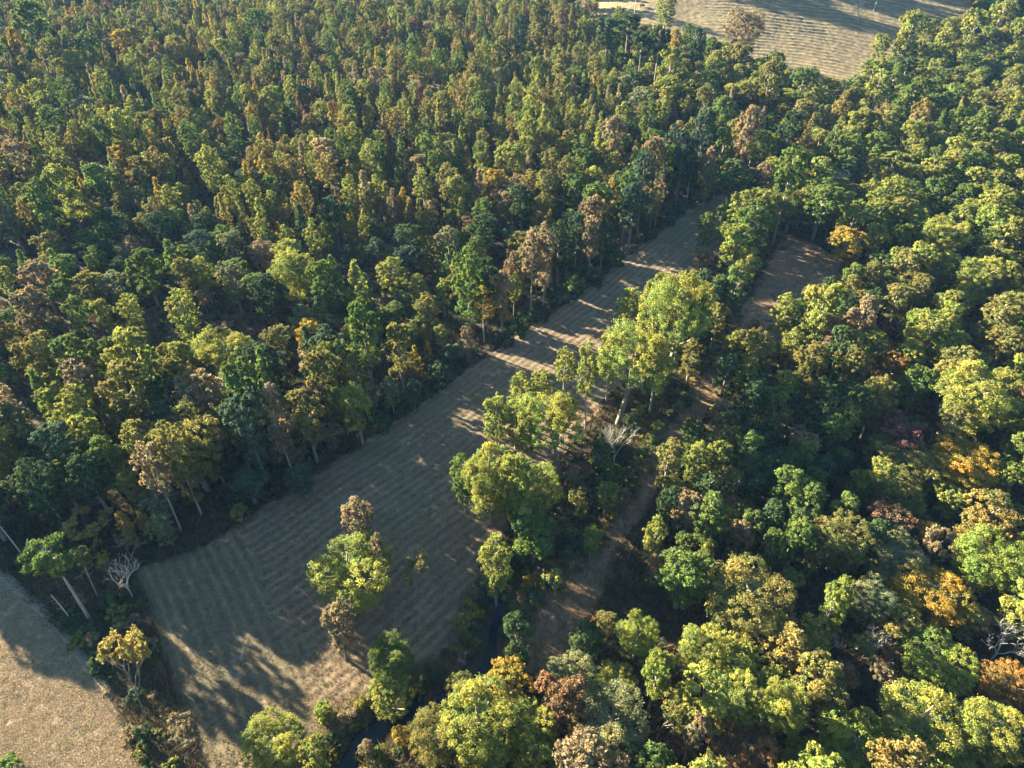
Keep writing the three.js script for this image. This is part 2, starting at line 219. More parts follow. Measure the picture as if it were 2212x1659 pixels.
  if (kind === 'B' || kind === 'L') {
    const tips = [], grow = (p, d, L, r, depth) => { const e = p.clone().addScaledVector(d, L); wood.push(limb(p, e, r, r * .62, depth > 2 ? 6 : 4, .16, rnd, 3)); if (!depth) { tips.push(e); return; } const n = depth > 2 ? 4 : 3; for (let k = 0; k < n; k++) { const w = rnd() * 6.283, s = V(Math.cos(w), .15 + .5 * rnd(), Math.sin(w)); grow(p.clone().lerp(e, .55 + .45 * (k + 1) / n), d.clone().multiplyScalar(.75).addScaledVector(s, .72).normalize(), L * (.58 + .2 * rnd()), r * .55, depth - 1); } };
    grow(V(0, -.15, 0), V((rnd() - .5) * .2, 1, (rnd() - .5) * .2).normalize(), 1.15, kind === 'B' ? .042 : .030, 4);
    let far = 0, high = 0; for (const t of tips) { far += Math.hypot(t.x, t.z) / tips.length; high = Math.max(high, t.y); }
    for (const w of wood) w.scale(.72 / far, (c + a) / high, .72 / far);
    if (kind === 'L') { clumps.length = 0; for (const t of tips) if (rnd() < .75) { const p = V(t.x * .72 / far, t.y * (c + a) / high, t.z * .72 / far); clumps.push({ p, n: p.clone().sub(ctr).normalize(), r: .11, w: .5 + .5 * rnd(), tone: tone(), hue: hue() }); } }
  } else if (kind === 'S') { for (let k = 0; k < 5; k++) { const w = k * 1.26 + rnd(); wood.push(limb(V(0, -.1, 0), V(Math.cos(w) * .5, .95, Math.sin(w) * .5), .05, .015, 4, .1, rnd)); } }
  else {
    const st = 5; for (let k = 0; k < st; k++) wood.push(limb(at(k ? top * k / st : -.25), at(top * (k + 1) / st), mix(rb, rb * .25, k / st), mix(rb, rb * .25, (k + 1) / st), 7, 0, rnd, 1));
    const pick = clumps.filter(() => rnd() < (kind === 'W' ? .09 : kind === 'P' ? .7 : .12));
    for (const q of pick) { const y = clamp(q.p.y - Math.hypot(q.p.x, q.p.z) * (kind === 'P' ? .25 : .75) - .05, top * .25, top * .97); wood.push(limb(at(y), q.p, rb * .34, rb * .08, 4, .18, rnd, 3)); }
  }
  const sz = { R: [.098, 74], W: [.050, 104], T: [.098, 70], C: [.15, 28], P: [.20, 120, .20], S: [.20, 40], L: [.11, 40], B: [.1, 0] }[kind];
  return { trunk: mergeGeometries(wood), crown: clumps.length ? leaves(clumps, { size: sz[0], per: sz[1], wide: sz[2] ?? .62, rnd, flatten: kind === 'P' ? .5 : .75, up: kind === 'P' ? .5 : .25 }) : null };
}
const PROTOS = {}; for (const [k, n] of Object.entries({ R: 6, W: 5, T: 5, C: 4, P: 3, S: 4, B: 3, L: 3 })) PROTOS[k] = Array.from({ length: n }, (_, i) => makeProto(k, i + 1));
const barkOf = { R: 'grey', W: 'grey', T: 'pale', C: 'grey', P: 'pine', S: 'grey', B: 'silver', L: 'grey' };
const NAME = { R: 'broadleaf_tree', W: 'spreading_tree', T: 'poplar_tree', C: 'sapling_tree', P: 'pine_tree', S: 'shrub', B: 'bare_tree', L: 'thinning_tree' };
const CAT = { R: 'tree', W: 'tree', T: 'tree', C: 'young tree', P: 'pine tree', S: 'shrub', B: 'bare tree', L: 'tree' };
const masters = new Map();                            // one thing per shape and leaf colour is built, the others are its clones
function treeObject(kind, pal, variant) {
  const key = kind + pal + variant;
  if (!masters.has(key)) {
    const p = PROTOS[kind][variant], t = new THREE.Group(), trunk = new THREE.Mesh(p.trunk, BARK[barkOf[kind]]); trunk.name = kind === 'S' ? 'stem' : 'trunk'; t.add(trunk);
    if (p.crown) { const cr = new THREE.Mesh(p.crown, PAL[pal][1]); cr.name = kind === 'S' ? 'foliage' : 'crown'; t.add(cr); }
    masters.set(key, t);
  }
  return masters.get(key).clone();
}
// Where a tree stands so that its crown shows with that middle and size (layout units), or, with a base, how tall it is.
function solve(kind, x, y, w, h, base) {
  const { a, c } = KIND[kind], d = dirOf(x, y), hor = Math.hypot(d[0], d[2]), L = Math.hypot(hor, d[1]), sn = -d[1] / L, cs = hor / L, q = h / w;
  let av = clamp(Math.sqrt(Math.max(q * q - sn * sn, .16)) / cs, a * .62, a * 1.75);
  if (base) { const b = onGround(base), t = Math.hypot(b[0], b[1]) / hor, g = terrain(b[0], b[1]), R = w / 2 * t / F, up = V(d[0] * t - b[0], CAM_Y + d[1] * t - g, d[2] * t - b[1]), yc = up.length(); return { x: b[0], z: b[1], y: g, R, sy: yc / c, up: up.normalize(), px: x, py: y, w, h, t }; }
  let t = 100, X = 0, Z = 0, g = 0; const k = c / a * av;
  for (let i = 0; i < 12; i++) { t = mix(t, (CAM_Y - g) / (-d[1] + k * w / (2 * F)), .8); X = d[0] * t; Z = d[2] * t; g = terrain(X, Z); }
  const R = w / 2 * t / F; return { x: X, z: Z, y: g, R, sy: R * av / a, px: x, py: y, w, h, t };
}

// ---------------------------------------------------------------- the trees one can pick out, tile by tile: shape+leaf, crown middle x,y, crown w,h; then what it looks like, and a short way to point at it
const ROWS = [[0, 0, `
Rg 190 130 220 250 # large mid green rounded tree near the far left corner of the wood # the large green far-left corner tree
Rk 90 260 90 170
Ro 340 340 140 180
Rm 430 350 65 120 # small dark red tree between olive crowns in the far left wood # the small dark red far-left tree
Ro 410 450 130 150
Rg 50 300 100 120
Rp 40 520 130 130
Ry 245 620 160 200 # yellow-green tree with a bright pointed gold companion on its left # the yellow-green tree beside a gold spire
Ck 195 560 60 170
Sy 425 570 70 80
Tg 350 800 200 230 # tall green tree with a bright yellow sunlit rim, far left wood # the tall green rim-lit far-left tree
Ty 560 760 90 160
Tk 490 690 70 100
Rg 660 850 140 190
Ty 800 820 130 170
Ro 940 790 120 130
Ck 1080 850 60 160 # slim golden pointed young tree amid brown ones, far left wood # the slim golden spire
Tg 1230 890 150 200 # dense green oval tree with sunlit left side beside russet saplings # the dense green oval tree
Ck 930 940 60 120
Rk 810 1000 180 140 # broad orange-gold crown low among saplings in the far left wood # the broad orange-gold crown
Ty 1100 1080 90 170
Ro 420 900 100 130
Td 370 970 80 130
Ck 460 950 60 120
Rr 240 970 90 120
Ro 280 1080 150 160
Rm 450 1090 60 80
Cr 490 1120 80 150
Ck 615 1020 70 120
Rg 710 1140 120 130
Rk 860 1120 100 110
Rg 265 1280 220 260 # big green rounded tree with yellow left edge near the left border # the big green left-border tree
Rb 30 900 130 180
Rr 30 1180 110 150
Rp 50 1400 140 180
Ro 315 1590 210 170
Sm 690 1290 50 70
Sm 560 1250 60 60
Ro 780 1300 130 130
Rp 880 1270 120 120
Ro 490 1340 100 80
Rg 630 1410 110 120
Rg 695 1500 130 140
Rr 930 1600 120 110
Ro 1190 1620 160 110
Rp 1490 1580 170 160
Rb 1650 1630 100 80
Rd 1540 990 140 160
Ty 1660 950 70 140
Ty 1870 940 70 120
Cr 1750 900 60 140
Ck 1400 1140 50 110
Ck 1440 1150 50 110
Tk 1500 640 70 130
Cr 1370 600 60 140
Ro 1400 680 110 130
Ry 1615 640 120 180
Cy 1560 510 45 120
Cy 1630 500 45 120
Ry 1765 650 150 180 # soft yellow-green rounded tree left of a lone pine in the far wood # the soft yellow-green tree
Tg 1710 740 90 150
Pd 2010 590 125 130 @2030,790 # lone dark pine with a bare pale trunk in the far wood # the lone far pine
Rm 2110 690 60 130
Re 2165 730 85 150 # orange-red tree right of the lone far pine # the orange-red tree
Ty 2025 1090 95 210
Rg 2140 900 100 130
Rg 2150 560 60 120
Ty 2035 1530 140 230
Ty 1855 1540 140 170
Ty 1640 1280 130 230 # tall yellow-olive oval tree standing above dark gaps, far left wood # the tall yellow-olive oval tree
Rg 1750 1210 120 150
To 1500 1200 80 110
Ck 1890 1260 70 110
Rr 1785 1440 90 80
Ry 1640 1450 70 80
Rg 1720 1530 90 120
Rg 2120 1500 90 140
Rg 1660 150 150 180
To 1830 180 110 160
Cr 1970 190 80 150
Tg 2115 310 140 160
To 1560 220 90 150
Rm 1710 300 70 60
Ro 1790 300 120 160
Rg 1760 440 120 120
Cr 1245 150 60 140
Cr 1300 150 45 100
To 1355 235 60 110
Cr 1480 250 70 130
Rr 1350 40 90 80
Rp 1120 60 120 120
Rg 905 60 90 90
Rf 985 50 45 90
Rg 550 160 120 110
Rg 565 290 140 160
Rk 790 260 140 130
Ro 880 240 110 140
Rr 1000 310 80 90
Td 970 170 80 130
Ry 1130 290 130 120
Rk 1260 340 80 80
Rp 870 120 100 110
Rb 1000 390 100 100
Rr 760 470 80 80
Ck 735 170 50 130
Rp 910 580 100 80
Ro 985 560 90 150
Rr 1440 830 100 130
Tk 1000 920 80 150
Ck 1540 830 60 170
Rg 1130 730 130 100
Ry 1290 740 130 90
Rp 1230 620 90 90
Rr 1260 1080 120 110
Tk 1720 1030 80 120
Rd 700 1400 150 120
Rd 1020 1440 190 160
Rd 1330 1440 160 140
Ro 1230 1500 120 100
Rg 1130 1380 110 110
`], [1000, 0, `
Rg 70 150 80 140
Ro 200 90 150 170
Cr 290 200 80 130
Rb 380 60 80 100
Tg 470 310 115 170
Tg 190 345 105 150
Ro 90 260 100 140
Rr 480 180 110 140
Cr 590 150 60 110
Cr 540 200 60 110
Cy 660 220 50 110
Rr 690 280 130 90
Cr 810 260 60 130
Ro 735 100 140 170
Ty 845 70 65 160
To 925 40 60 80
To 1030 70 60 140
Cr 1090 120 50 130
Td 1160 190 105 180 # dark green column of foliage standing alone in the far middle wood # the dark green far column
Td 940 260 85 140
Ro 1040 320 130 160
Ro 1270 90 130 180
To 1430 80 120 180
To 1430 250 110 130
Cr 1220 320 90 120
Cr 1120 360 45 150
Lb 1590 60 150 130 # bare purplish-brown tree at the edge of the far hill field # the purplish bare field-edge tree
Pd 1720 180 160 140
Pd 1860 150 170 140 # dark pine with a flat layered top below the hill field # the flat-topped pine by the hill field
Rd 1720 300 170 170
Pd 1945 280 140 170
Pd 2060 250 150 190
Ty 2110 50 150 170 # loose yellow-green tree on the hill field just right of the cow # the loose tree by the cow
Ry 1270 460 110 180
Ty 1410 370 95 160
Ro 1400 500 150 150
Rg 1515 500 140 140
Ry 535 440 150 120
Rk 770 430 70 90
Ty 845 440 75 120
Re 765 520 90 90
Sm 840 575 50 60
Rm 520 620 80 140 # dark red crown in the middle of the far wood # the dark red mid-wood crown
Sr 560 600 35 60
Ro 650 680 145 180
Cr 750 680 60 110
Ty 940 580 75 100
Rg 910 670 140 170
Ty 303 690 80 150
Ty 410 720 120 160 # bright yellow-green oval pair's larger crown in the middle wood # the larger bright oval crown
Ty 62 830 90 160
Rg 55 650 105 150
Ry 765 780 130 150
Tg 550 860 145 180
Rd 400 920 140 170
Ry 270 890 70 80
Rg 1190 800 145 200
Cy 1000 770 60 110
Rr 1000 840 100 90
Cr 1080 800 60 120
Ty 1397 770 95 170
Ty 1500 770 105 170
Ty 1622 840 105 180 # tallest of the sunlit yellow-green trees right of centre in the far wood # the tallest sunlit far yellow-green tree
Ty 1290 860 110 180
Rk 1235 920 120 120
Ty 1735 665 65 120
Ty 1670 710 60 100
Rp 1960 640 200 150
Rg 1890 520 110 140
Ry 2130 420 180 210
Ry 2110 570 180 160
Rk 2170 250 90 120
Ry 1950 790 150 110
Cy 2100 740 45 130
Ro 2180 840 90 120
Rd 1835 870 160 160
Rg 2015 920 180 160
Rd 2110 1010 160 150
Ry 1105 1020 230 170 # wide yellow-green crown above the middle of the wood # the wide yellow-green mid-wood crown
Rk 1440 950 190 100
Ro 1330 1000 170 130
Ry 910 1050 125 130
Rp 700 970 140 120
Rg 610 1060 120 160
Rp 1060 960 90 80
Rg 745 1080 140 140
Rk 980 1170 210 170 # wide olive-gold crown near the middle of the left wood # the wide olive-gold crown
Ry 760 1235 180 190 # bright lime yellow tree near the middle of the left wood # the bright lime tree
Rb 940 1350 120 140
Rr 840 1445 160 90 # low rust-red crown behind pale green trees in the left wood # the low rust-red crown
Rd 1170 1300 190 220
Rb 1130 1180 130 110
Ry 1400 1100 100 110
Rg 1560 1050 170 170
Rg 1510 1200 150 150
Ro 1340 1190 160 180
Ro 1300 1350 120 160
Rg 1660 1290 200 220
Pg 1520 1420 220 140 @1515,1640 # flat spreading pine with a visible bare trunk beside the strip's far half # the flat spreading strip-edge pine
Lo 1880 1270 65 110 @1855,1450
Ty 90 1110 75 120
Ty 65 1260 150 250
Ty 230 1240 130 210
Tb 340 1330 90 220
Rb 570 1240 130 110
Rb 590 1340 110 110
Cr 450 1280 50 110
Ry 700 1400 100 100
Tf 540 1440 70 120
Rr 460 1530 150 100
Rk 530 1570 90 90
Ry 150 1460 110 120
Ro 60 1490 110 130
Ry 310 1640 100 80
Ry 125 1620 80 80
Ry 820 1500 95 90
Rp 690 1560 180 180
Rg 880 1590 160 140
Ro 1150 1580 200 160
Rb 980 1440 110 100
Rd 1310 1560 140 170
Rd 1700 1520 180 180
Rd 1900 1160 180 160
Rd 2080 1180 180 150
Rg 240 1000 110 170
Rg 60 1010 110 120
Rr 700 840 60 110
`], [2000, 0, `
Wb 395 160 245 220 # brown rounded tree standing alone in the hill field # the lone brown hill-field tree
Br 1160 40 150 90 # small leafless tree on the hill field's shaded bank # the small leafless hill tree
Ry 1480 190 200 220 # full green-yellow tree at the right edge of the hill field # the full tree right of the hill field
Ry 1290 290 130 130
Rg 1440 320 170 120
Pd 1450 410 170 100
Ty 1690 260 140 200
Ry 1900 160 170 190
Rb 1830 130 110 90
Ry 2080 90 190 160
Ry 2180 190 120 150
Ry 1250 450 190 150
Rd 100 260 120 160
Rg 190 320 120 150
Rg 30 200 90 90
Ro 380 360 150 170
Ro 570 500 190 210
Rg 780 530 180 180
Rk 940 570 120 130 # brightest yellow tree just below the hill field # the brightest yellow tree by the hill field
Ry 1640 490 170 110
Ry 1810 490 130 110
Rf 1690 600 140 100
Rg 1700 680 180 160
Rg 1510 600 190 200
Ry 1270 590 130 120
Ro 1110 630 140 130
Rb 790 720 170 140
Rg 920 740 120 120
Rd 580 865 160 130 # dark teal-green rounded tree beyond the far end of the strips # the dark teal-green tree
Ro 360 850 160 170
Rg 270 720 170 180
Ro 150 640 130 170
Ro 60 900 100 140
Rr 150 980 130 90
Rg 700 1120 220 340 # tall pale green tree with a brown crown behind it, at the strips' far end # the tall pale tree at the strips' far end
Rr 690 930 140 80
Rb 530 1130 110 160
Ry 890 890 180 120
Ry 1100 900 190 180
Ry 1150 770 170 130
Ry 1330 800 180 160
Ry 1490 860 150 160
Rg 1430 700 150 140
Ry 1250 940 170 140
Ry 1370 1050 200 150
Ry 1480 1130 160 140
Rg 1640 1020 140 130
Ry 1760 1060 190 160
Ry 1900 980 160 130
Ry 2020 920 160 150
Rb 2060 1050 170 120
Ty 1210 1250 150 180
Ty 1390 1250 150 200
Rg 1640 1230 180 160
Ry 1920 1170 230 180
Ry 2110 1290 190 150
Ry 2110 1510 210 210
Wy 1700 1530 280 260 # broad yellow-green crown of fine clumps low on the right side wood # the broad fine-clumped right-side crown
Ty 1450 1440 180 240 @1480,1640
Ro 2080 650 170 140
Ry 1930 640 110 130
Ry 2150 480 130 130
Ry 2160 350 130 130
Ro 1980 760 150 120
Rk 1070 1560 260 180 # golden-olive rounded tree at the right end of the grass lane # the golden tree at the lane's end
Ro 1030 1440 120 110
Bk 990 1190 150 300 @965,1340 # tall leafless pale tree beyond the end of the grass lane # the tall pale leafless tree
Rg 270 1385 120 140
Rg 150 1470 140 180
Rg 470 1440 240 240
Ry 560 1290 150 140
Rb 140 1640 150 110
Rb 330 1620 160 120 # tan-brown rounded crown between the strip and the lane # the tan crown between strip and lane
Rg 330 1120 250 180
Ro 170 1140 150 160
Tg 1130 1380 110 180
Rr 1730 1310 110 100
Rg 1560 1300 120 120
Ry 1850 1350 170 140
Ry 1230 1080 140 130
Rp 1600 850 90 110
Ry 1890 860 130 110
`], [0, 750, `
Ry 40 160 120 190
Rb 185 300 210 210
Rg 410 230 190 180
Rp 730 180 165 170 # pale grey-green rounded crown among darker ones on the left # the pale grey-green left crown
Ry 670 365 155 170
Ty 855 360 160 250
Ty 1195 370 220 340 # tall bright yellow-green tree of uneven outline at left centre # the tall bright ragged tree
Wy 1440 640 390 360 # big spreading yellow-green tree left of the strip with lit crown # the big spreading yellow-green left tree
Ro 1790 540 220 190
Rk 2000 500 210 180
Rp 1960 390 200 120
Lb 1990 740 270 260 # half-bare brownish tree showing pale branches by the strip's left edge # the half-bare strip-side tree
Wp 1560 910 410 370 # large grey-olive dense tree beside the strip's left edge # the large grey-olive tree
Rp 855 690 155 250 # blunt pale column of foliage standing free in the left wood # the blunt pale column
Ro 1090 650 145 190
Ro 630 600 150 110
Ry 595 720 210 160 # bright-topped yellow-green tree of layered clumps in the left wood # the bright-topped layered tree
Ro 245 640 290 290 # wide olive-brown rounded tree near the left border # the wide olive-brown left-border tree
Rd 1090 890 225 270 # dark green rounded tree with pale rim, in front of the blunt column # the dark rim-lit tree
Ry 350 920 220 220
Ty 430 1120 190 280 # tall yellow-green tree beside the dark diagonal gap at the left # the tall tree beside the dark diagonal gap
Ry 780 990 260 220
Ro 800 1120 200 140
Rg 700 1290 230 280
Re 885 1285 120 110 # orange-leaved small tree tucked between two large olive crowns # the tucked-in orange tree
Wo 1220 1200 430 460 # very broad olive crown at the strip's left edge, lower left # the very broad olive crown
Ry 835 1450 160 190
Ry 1250 950 150 140
Rp 1030 1590 220 160
Tf 980 1520 90 110
Ty 30 1130 85 190
Rd 200 1480 360 260
Wy 1900 110 280 280 # tall paired yellow-green crown behind the ragged trees near left centre # the tall paired crown
Rg 2070 150 180 240
Rp 1500 130 170 190
Ry 1480 200 60 110
Rb 1310 260 90 90
Ro 1180 90 170 180
Rt 1950 1420 210 180
Rb 2150 1150 160 130
Rt 1600 1450 260 210
Ro 1600 1250 90 80
Rb 1760 1290 80 80
Rg 590 60 85 140
Rb 190 440 140 130
Ry 220 420 90 80
Rg 330 480 110 110
Rg 490 360 150 200
Ro 60 500 130 130
Rd 440 560 150 110
Rg 30 60 110 110
Rd 1400 1330 160 160
Rt 1810 1080 170 200
Rd 1100 560 100 80
`], [1000, 750, `
Ty 330 110 225 220
Ty 500 200 130 180
Ro 560 330 180 180
Ry 660 215 120 140
Ro 750 120 140 180
Tk 920 320 170 290 @925,560 # golden-topped oval tree with pale stems near the strip's left edge # the golden oval strip-edge tree
Ty 1120 215 110 170 @1115,430 # small yellow-green tree on a visible trunk at the strip's left edge # the small strip-edge tree on a bare trunk
Rg 1180 60 200 150
Ty 55 500 120 130
Rk 170 620 165 120
Ck 355 620 75 210
Ck 375 730 110 120
Ck 480 670 115 200 # pointed yellow-gold young tree at the strip's left edge # the pointed gold strip-edge tree
Ck 560 600 70 130
Ty 650 500 125 130
Rb 820 520 90 130
To 540 500 80 120
Td 240 420 105 170
Rd 470 500 100 110
Sm 1325 410 40 50 # tiny red shrub at the left margin of the strip # the tiny red strip-side shrub
Tp 190 890 130 170
Tp 320 860 130 180
Tt 460 870 150 170
Ry 1130 1010 180 210
Ry 1230 950 180 190
Ry 1450 960 190 180
Ty 1180 1180 190 260
Ry 1130 1450 250 330
Ty 2000 560 230 350
Ry 2060 200 180 200
Ty 1750 640 210 340
Ty 2050 700 260 360
Ty 1885 330 230 270 # rounded crown behind the central clump's biggest tree # the crown behind the biggest central tree
Wy 1890 690 430 560 @1790,1090 # biggest bright yellow-green tree of the central clump, pale trunk showing # the biggest central tree
Wy 2170 380 450 560 # tall full yellow-green tree at the right end of the central clump # the tall right-end clump tree
Lr 1690 540 85 130 # thin reddish half-bare tree behind the central clump # the thin reddish clump tree
Ty 1450 720 150 270 # narrow yellow-green tree with a bare red-brown lower half, central clump # the narrow half-brown clump tree
Ty 1595 750 160 300 @1580,1130 # slender tree on two thin pale stems in the central clump # the slender two-stemmed clump tree
Ty 1300 840 170 230
Ty 1170 870 190 260
Ty 1010 1060 235 350 # tall gold-edged oval tree at the clump's left corner # the gold-edged left-corner clump tree
Wy 1340 1090 400 370 @1410,1420 # broad green-yellow tree in front of the slender stems, central clump # the broad front clump tree
Tg 790 1420 200 290
Wy 970 1430 360 420 # big rounded yellow-green tree at the near end of the central clump # the big near-end clump tree
Wy 1250 1490 330 330
Ry 1180 1610 320 230
Bp 1790 1190 250 320 # silvery leafless bush-like tree by the creek in the central clump # the silvery leafless creekside tree
Rd 1680 1270 150 190
Rg 1740 1390 150 150
Rd 1890 1080 90 160
Ry 1720 1540 150 160
Ro 1550 1570 170 160
Rb 1500 1430 130 120
Sd 2190 1500 150 300
`], [2000, 750, `
Rg 1290 60 200 150
Ty 1700 60 200 200
Wy 1930 130 260 260 @1860,350 # fine-leaved yellow-green tree leaning over a pale leaning trunk at right # the tree over the pale leaning trunk
Ry 2110 130 190 190
Ty 660 360 190 250 # bright yellow-green upright tree at the right edge of the grass lane # the bright lane-edge tree
Rb 460 460 90 90
Ry 340 560 150 170
Ro 490 600 230 250
Ry 910 320 280 300 # large two-toned olive tree beside the grass lane's far end # the large two-toned lane-side tree
Rr 960 440 160 160
Ro 1110 200 150 160
Rb 1180 370 220 240
Ro 1390 270 210 190
Ro 1550 190 160 160
Rf 1560 440 210 210
Ry 1715 440 135 170
Rk 1700 300 110 60
Ry 1230 520 95 130
Ro 840 650 220 230
Ro 1090 670 200 220
Re 1370 700 200 180 # orange-tan rounded tree standing out in the right-hand scrub # the orange-tan scrub tree
Rd 300 720 200 220
Rd 510 850 220 200
Rp 1350 850 100 100
Rg 1560 780 160 150
Rg 1900 690 200 150
Wy 1930 900 460 430 # very large yellow-green crown at the right with dark limbs below # the very large right-hand crown
Ro 2100 550 210 200
Ry 2110 360 200 190
Rr 2140 260 160 90
Rp 1300 960 190 130
Ro 1190 890 140 80
Lm 1300 1130 350 170 # sparse dark red tree spreading over a dark gap at right # the sparse dark red tree
Lo 1680 1060 260 260
Wo 1400 1290 400 250
Wk 1800 1340 430 330 # large golden-yellow crown on the right-hand slope # the large golden right-hand crown
Wo 1370 1480 340 220
Rb 775 1185 230 150
Rg 1000 1110 190 210
Ro 355 950 115 130
Ro 240 980 110 110
Ro 660 1050 115 160
Ro 560 1000 80 100
Ry 240 1285 170 210
Ro 300 1450 190 190
Rf 790 1520 210 200 # bright fresh green rounded tree alone before a black gap # the fresh green tree before the black gap
Rg 120 1480 170 160
Rb 300 1610 170 120
Ry 420 1630 110 90
Ry 2160 1130 130 160
Rr 1290 1590 150 150
Wf 1450 1590 230 160
Rf 2120 1420 180 180
Rt 470 1200 170 180
Rd 620 1330 210 180
Rt 900 1350 180 160
Rd 480 1480 180 170
Rd 950 850 190 150
Rd 720 930 110 160
Rg 60 1250 170 180
Rg 1040 1290 130 120
Ry 1750 1560 220 180
Ro 2050 1590 200 180
Ro 1600 1420 200 180
`], [0, 1500, `
Lu 560 80 280 190 # dull gold open tree above the bare-branched thicket, lower left # the gold open tree at lower left
Tk 810 80 110 200
Tk 930 70 90 130
Sk 630 205 90 80
Lk 690 330 110 80 @700,420
Lb 840 170 150 120
Pg 310 295 330 300 @585,700 # large pine with a long bare pale trunk at lower left # the large bare-trunked pine
Pg 530 290 120 110 @640,560
Rp 1040 90 190 190 @1130,220
Bg 780 430 240 260 # tangle of pale leafless branches beside the strip's near left corner # the pale leafless tangle
Lu 820 960 300 400 @945,1345 # tall open dull gold tree with a bare pale trunk near the pasture # the tall open golden tree
Lb 1140 1440 250 240 # brown half-leafless low tree near the bottom left edge # the brown half-leafless low tree
Wy 1760 1500 400 330 # rounded yellow tree at the bottom edge beside the creek # the rounded yellow bottom-edge tree
Ry 2040 1570 200 240
Sf 2100 1280 150 260 # vine-covered green bush mound at the foot of the strip # the vine-covered mound
Sd 930 1440 150 160
Sg 60 1640 220 110 # green-tipped shrub at the bottom left corner of the pasture # the bottom-left corner shrub
Sy 1110 1640 130 80
Sd 700 580 150 150
St 560 760 160 120
Sd 620 1000 130 170
Sb 700 1170 90 80
St 860 1200 130 130
Sd 780 560 110 100
`], [1000, 1500, `
Tb 105 60 240 240 @165,330 # sparse tan-brown tree behind the lone field tree # the tan tree behind the lone field tree
Wy 70 390 520 470 # big bright green-yellow tree standing alone in the near field # the big lone field tree
Rb -10 700 220 230 @30,960 # brown thinning tree in front of the big lone field tree # the brown tree before the lone field tree
Tb 240 270 120 240 @270,520
Lo 490 390 180 230 @500,600 # thin open olive sapling alone on the mown ground # the thin open sapling on mown ground
Ty 1000 320 260 370 # egg-shaped yellow-green tree alone beside the creek # the egg-shaped creekside tree
Rg 1250 130 350 280
Tf 1620 170 140 180
Sy 1370 440 160 180 # yellow-green shrub on the lit bank right of the creek # the lit creek-bank shrub
Sk 1220 410 80 90
Sg 1220 500 80 90
Rd 1140 790 210 280 # dark green tree leaning over the creek in shade # the dark tree over the creek
Sb 1060 960 110 130
Ty 2030 140 165 250 # yellow-green oval tree at the left edge of the right scrub # the oval scrub-edge tree
Rb 2030 340 120 140
Wg 315 950 280 310 # shaded deep green tree above the pond near the bottom # the deep green pond tree
Ry 300 1190 270 160
Sy 130 1230 90 110
Sy 870 840 70 110
Sy 800 760 60 70
Bb 800 960 110 110 # small pale leafless shrub-like tree in shade near the creek bend # the small leafless creek-bend tree
Rk 1070 1110 300 220
Rm 715 1110 110 110 # small dark red tree above the big bottom crowns # the small dark red tree near the pond
Rm 575 1220 75 120
Ro 800 1170 260 170
Wy 900 1370 520 410 # largest yellow-green crown at the bottom centre right of the pond # the largest bottom-centre crown
Wo 600 1450 330 340
Wy 1220 1410 330 340
Ry 1000 1600 250 160
Ry 1250 1600 280 150
Wp 1490 1080 320 300 # soft pale grey-green tree right of the brown clearing # the soft pale tree by the brown clearing
Rd 1580 830 240 230
Ro 1720 700 160 140
Wf 1920 790 260 280
Rf 2060 1020 220 280 # fresh green rounded tree with a shaded right side, lower right # the fresh green half-shaded tree
Wy 1790 1100 260 190
Wp 1730 1360 500 440 # big grey-olive crown with pale limbs showing at the bottom # the big grey-olive bottom crown
Lo 2100 1310 270 290
Bp 1420 1590 140 140 # whitish leafless small tree at the bottom edge # the whitish leafless bottom tree
Rr 2170 1490 130 150
Ro 2000 1570 180 150
Sb 1300 1090 120 130
Sb 1350 1230 140 120
Rb 160 1530 110 80
Rk 380 1440 120 100
Sy 110 1580 80 130
`], [2000, 1500, `
Wo 440 570 580 430 # very wide olive-green crown left of the black gap # the very wide olive crown
Ry 700 430 160 130
Wo 1030 170 340 340 # rounded olive tree bulging over the upper end of the black gap # the tree bulging over the black gap
Wp 1370 280 380 330 # grey-olive crown of coarse leaf clumps right of the black gap # the coarse grey-olive crown
Rr 1330 60 290 140
Rk 1600 130 150 140
Lb 1650 220 180 240
Wf 2000 310 440 400 # broad soft green crown at the right border # the broad soft green right-border crown
Rf 1010 560 210 300
Wp 1220 560 290 290
Wk 1600 530 460 260 # orange-brown spreading crown on the lower right slope # the orange-brown spreading crown
Ry 880 770 260 220
Ry 380 910 290 230
Wy 130 900 300 330
Rg 830 950 260 210
Lo 1150 830 210 190
Rr 1360 930 150 130 # russet-red rounded tree beside white leafless branches, lower right # the russet-red lower-right tree
Bp 1290 850 210 220 # white leafless forked tree beside a russet-red crown # the white forked leafless tree
Bp 2080 840 310 300 # large grey leafless tree at the right border # the large grey leafless tree
Bp 970 850 110 130 # small pale leafless tree between green crowns, lower right # the small pale leafless tree
Wf 1650 960 420 340 # large lime-green crown left of the grey leafless tree # the large lime-green crown
We 2090 1120 300 290 # orange-gold crown at the right border below the leafless tree # the orange-gold right-border crown
Wy 380 1240 300 350
Wy 640 1270 310 380
Rr 1050 1060 210 160
Rb 1000 1170 190 150
Wy 1550 1370 540 400
Wf 1120 1490 460 350 # feathery fresh green crown at the bottom right # the feathery bottom crown
Wr 390 1550 440 280 # wide rust-brown crown at the bottom edge # the wide rust-brown bottom crown
Rb 80 1420 190 300
Wy 800 1600 280 180
Wy 2000 1420 400 400
Wy 1700 1590 350 220
Ro 1850 680 250 200
Rb 1950 700 170 130
Ro 1420 740 300 170
Lb 1340 1100 220 220
Rg 30 200 160 160
Ty 160 250 120 190
Rg 590 210 150 220
Rb 380 130 190 200
Rd 330 330 170 130
Ro 850 310 110 140
Rd 150 80 200 180
`]];

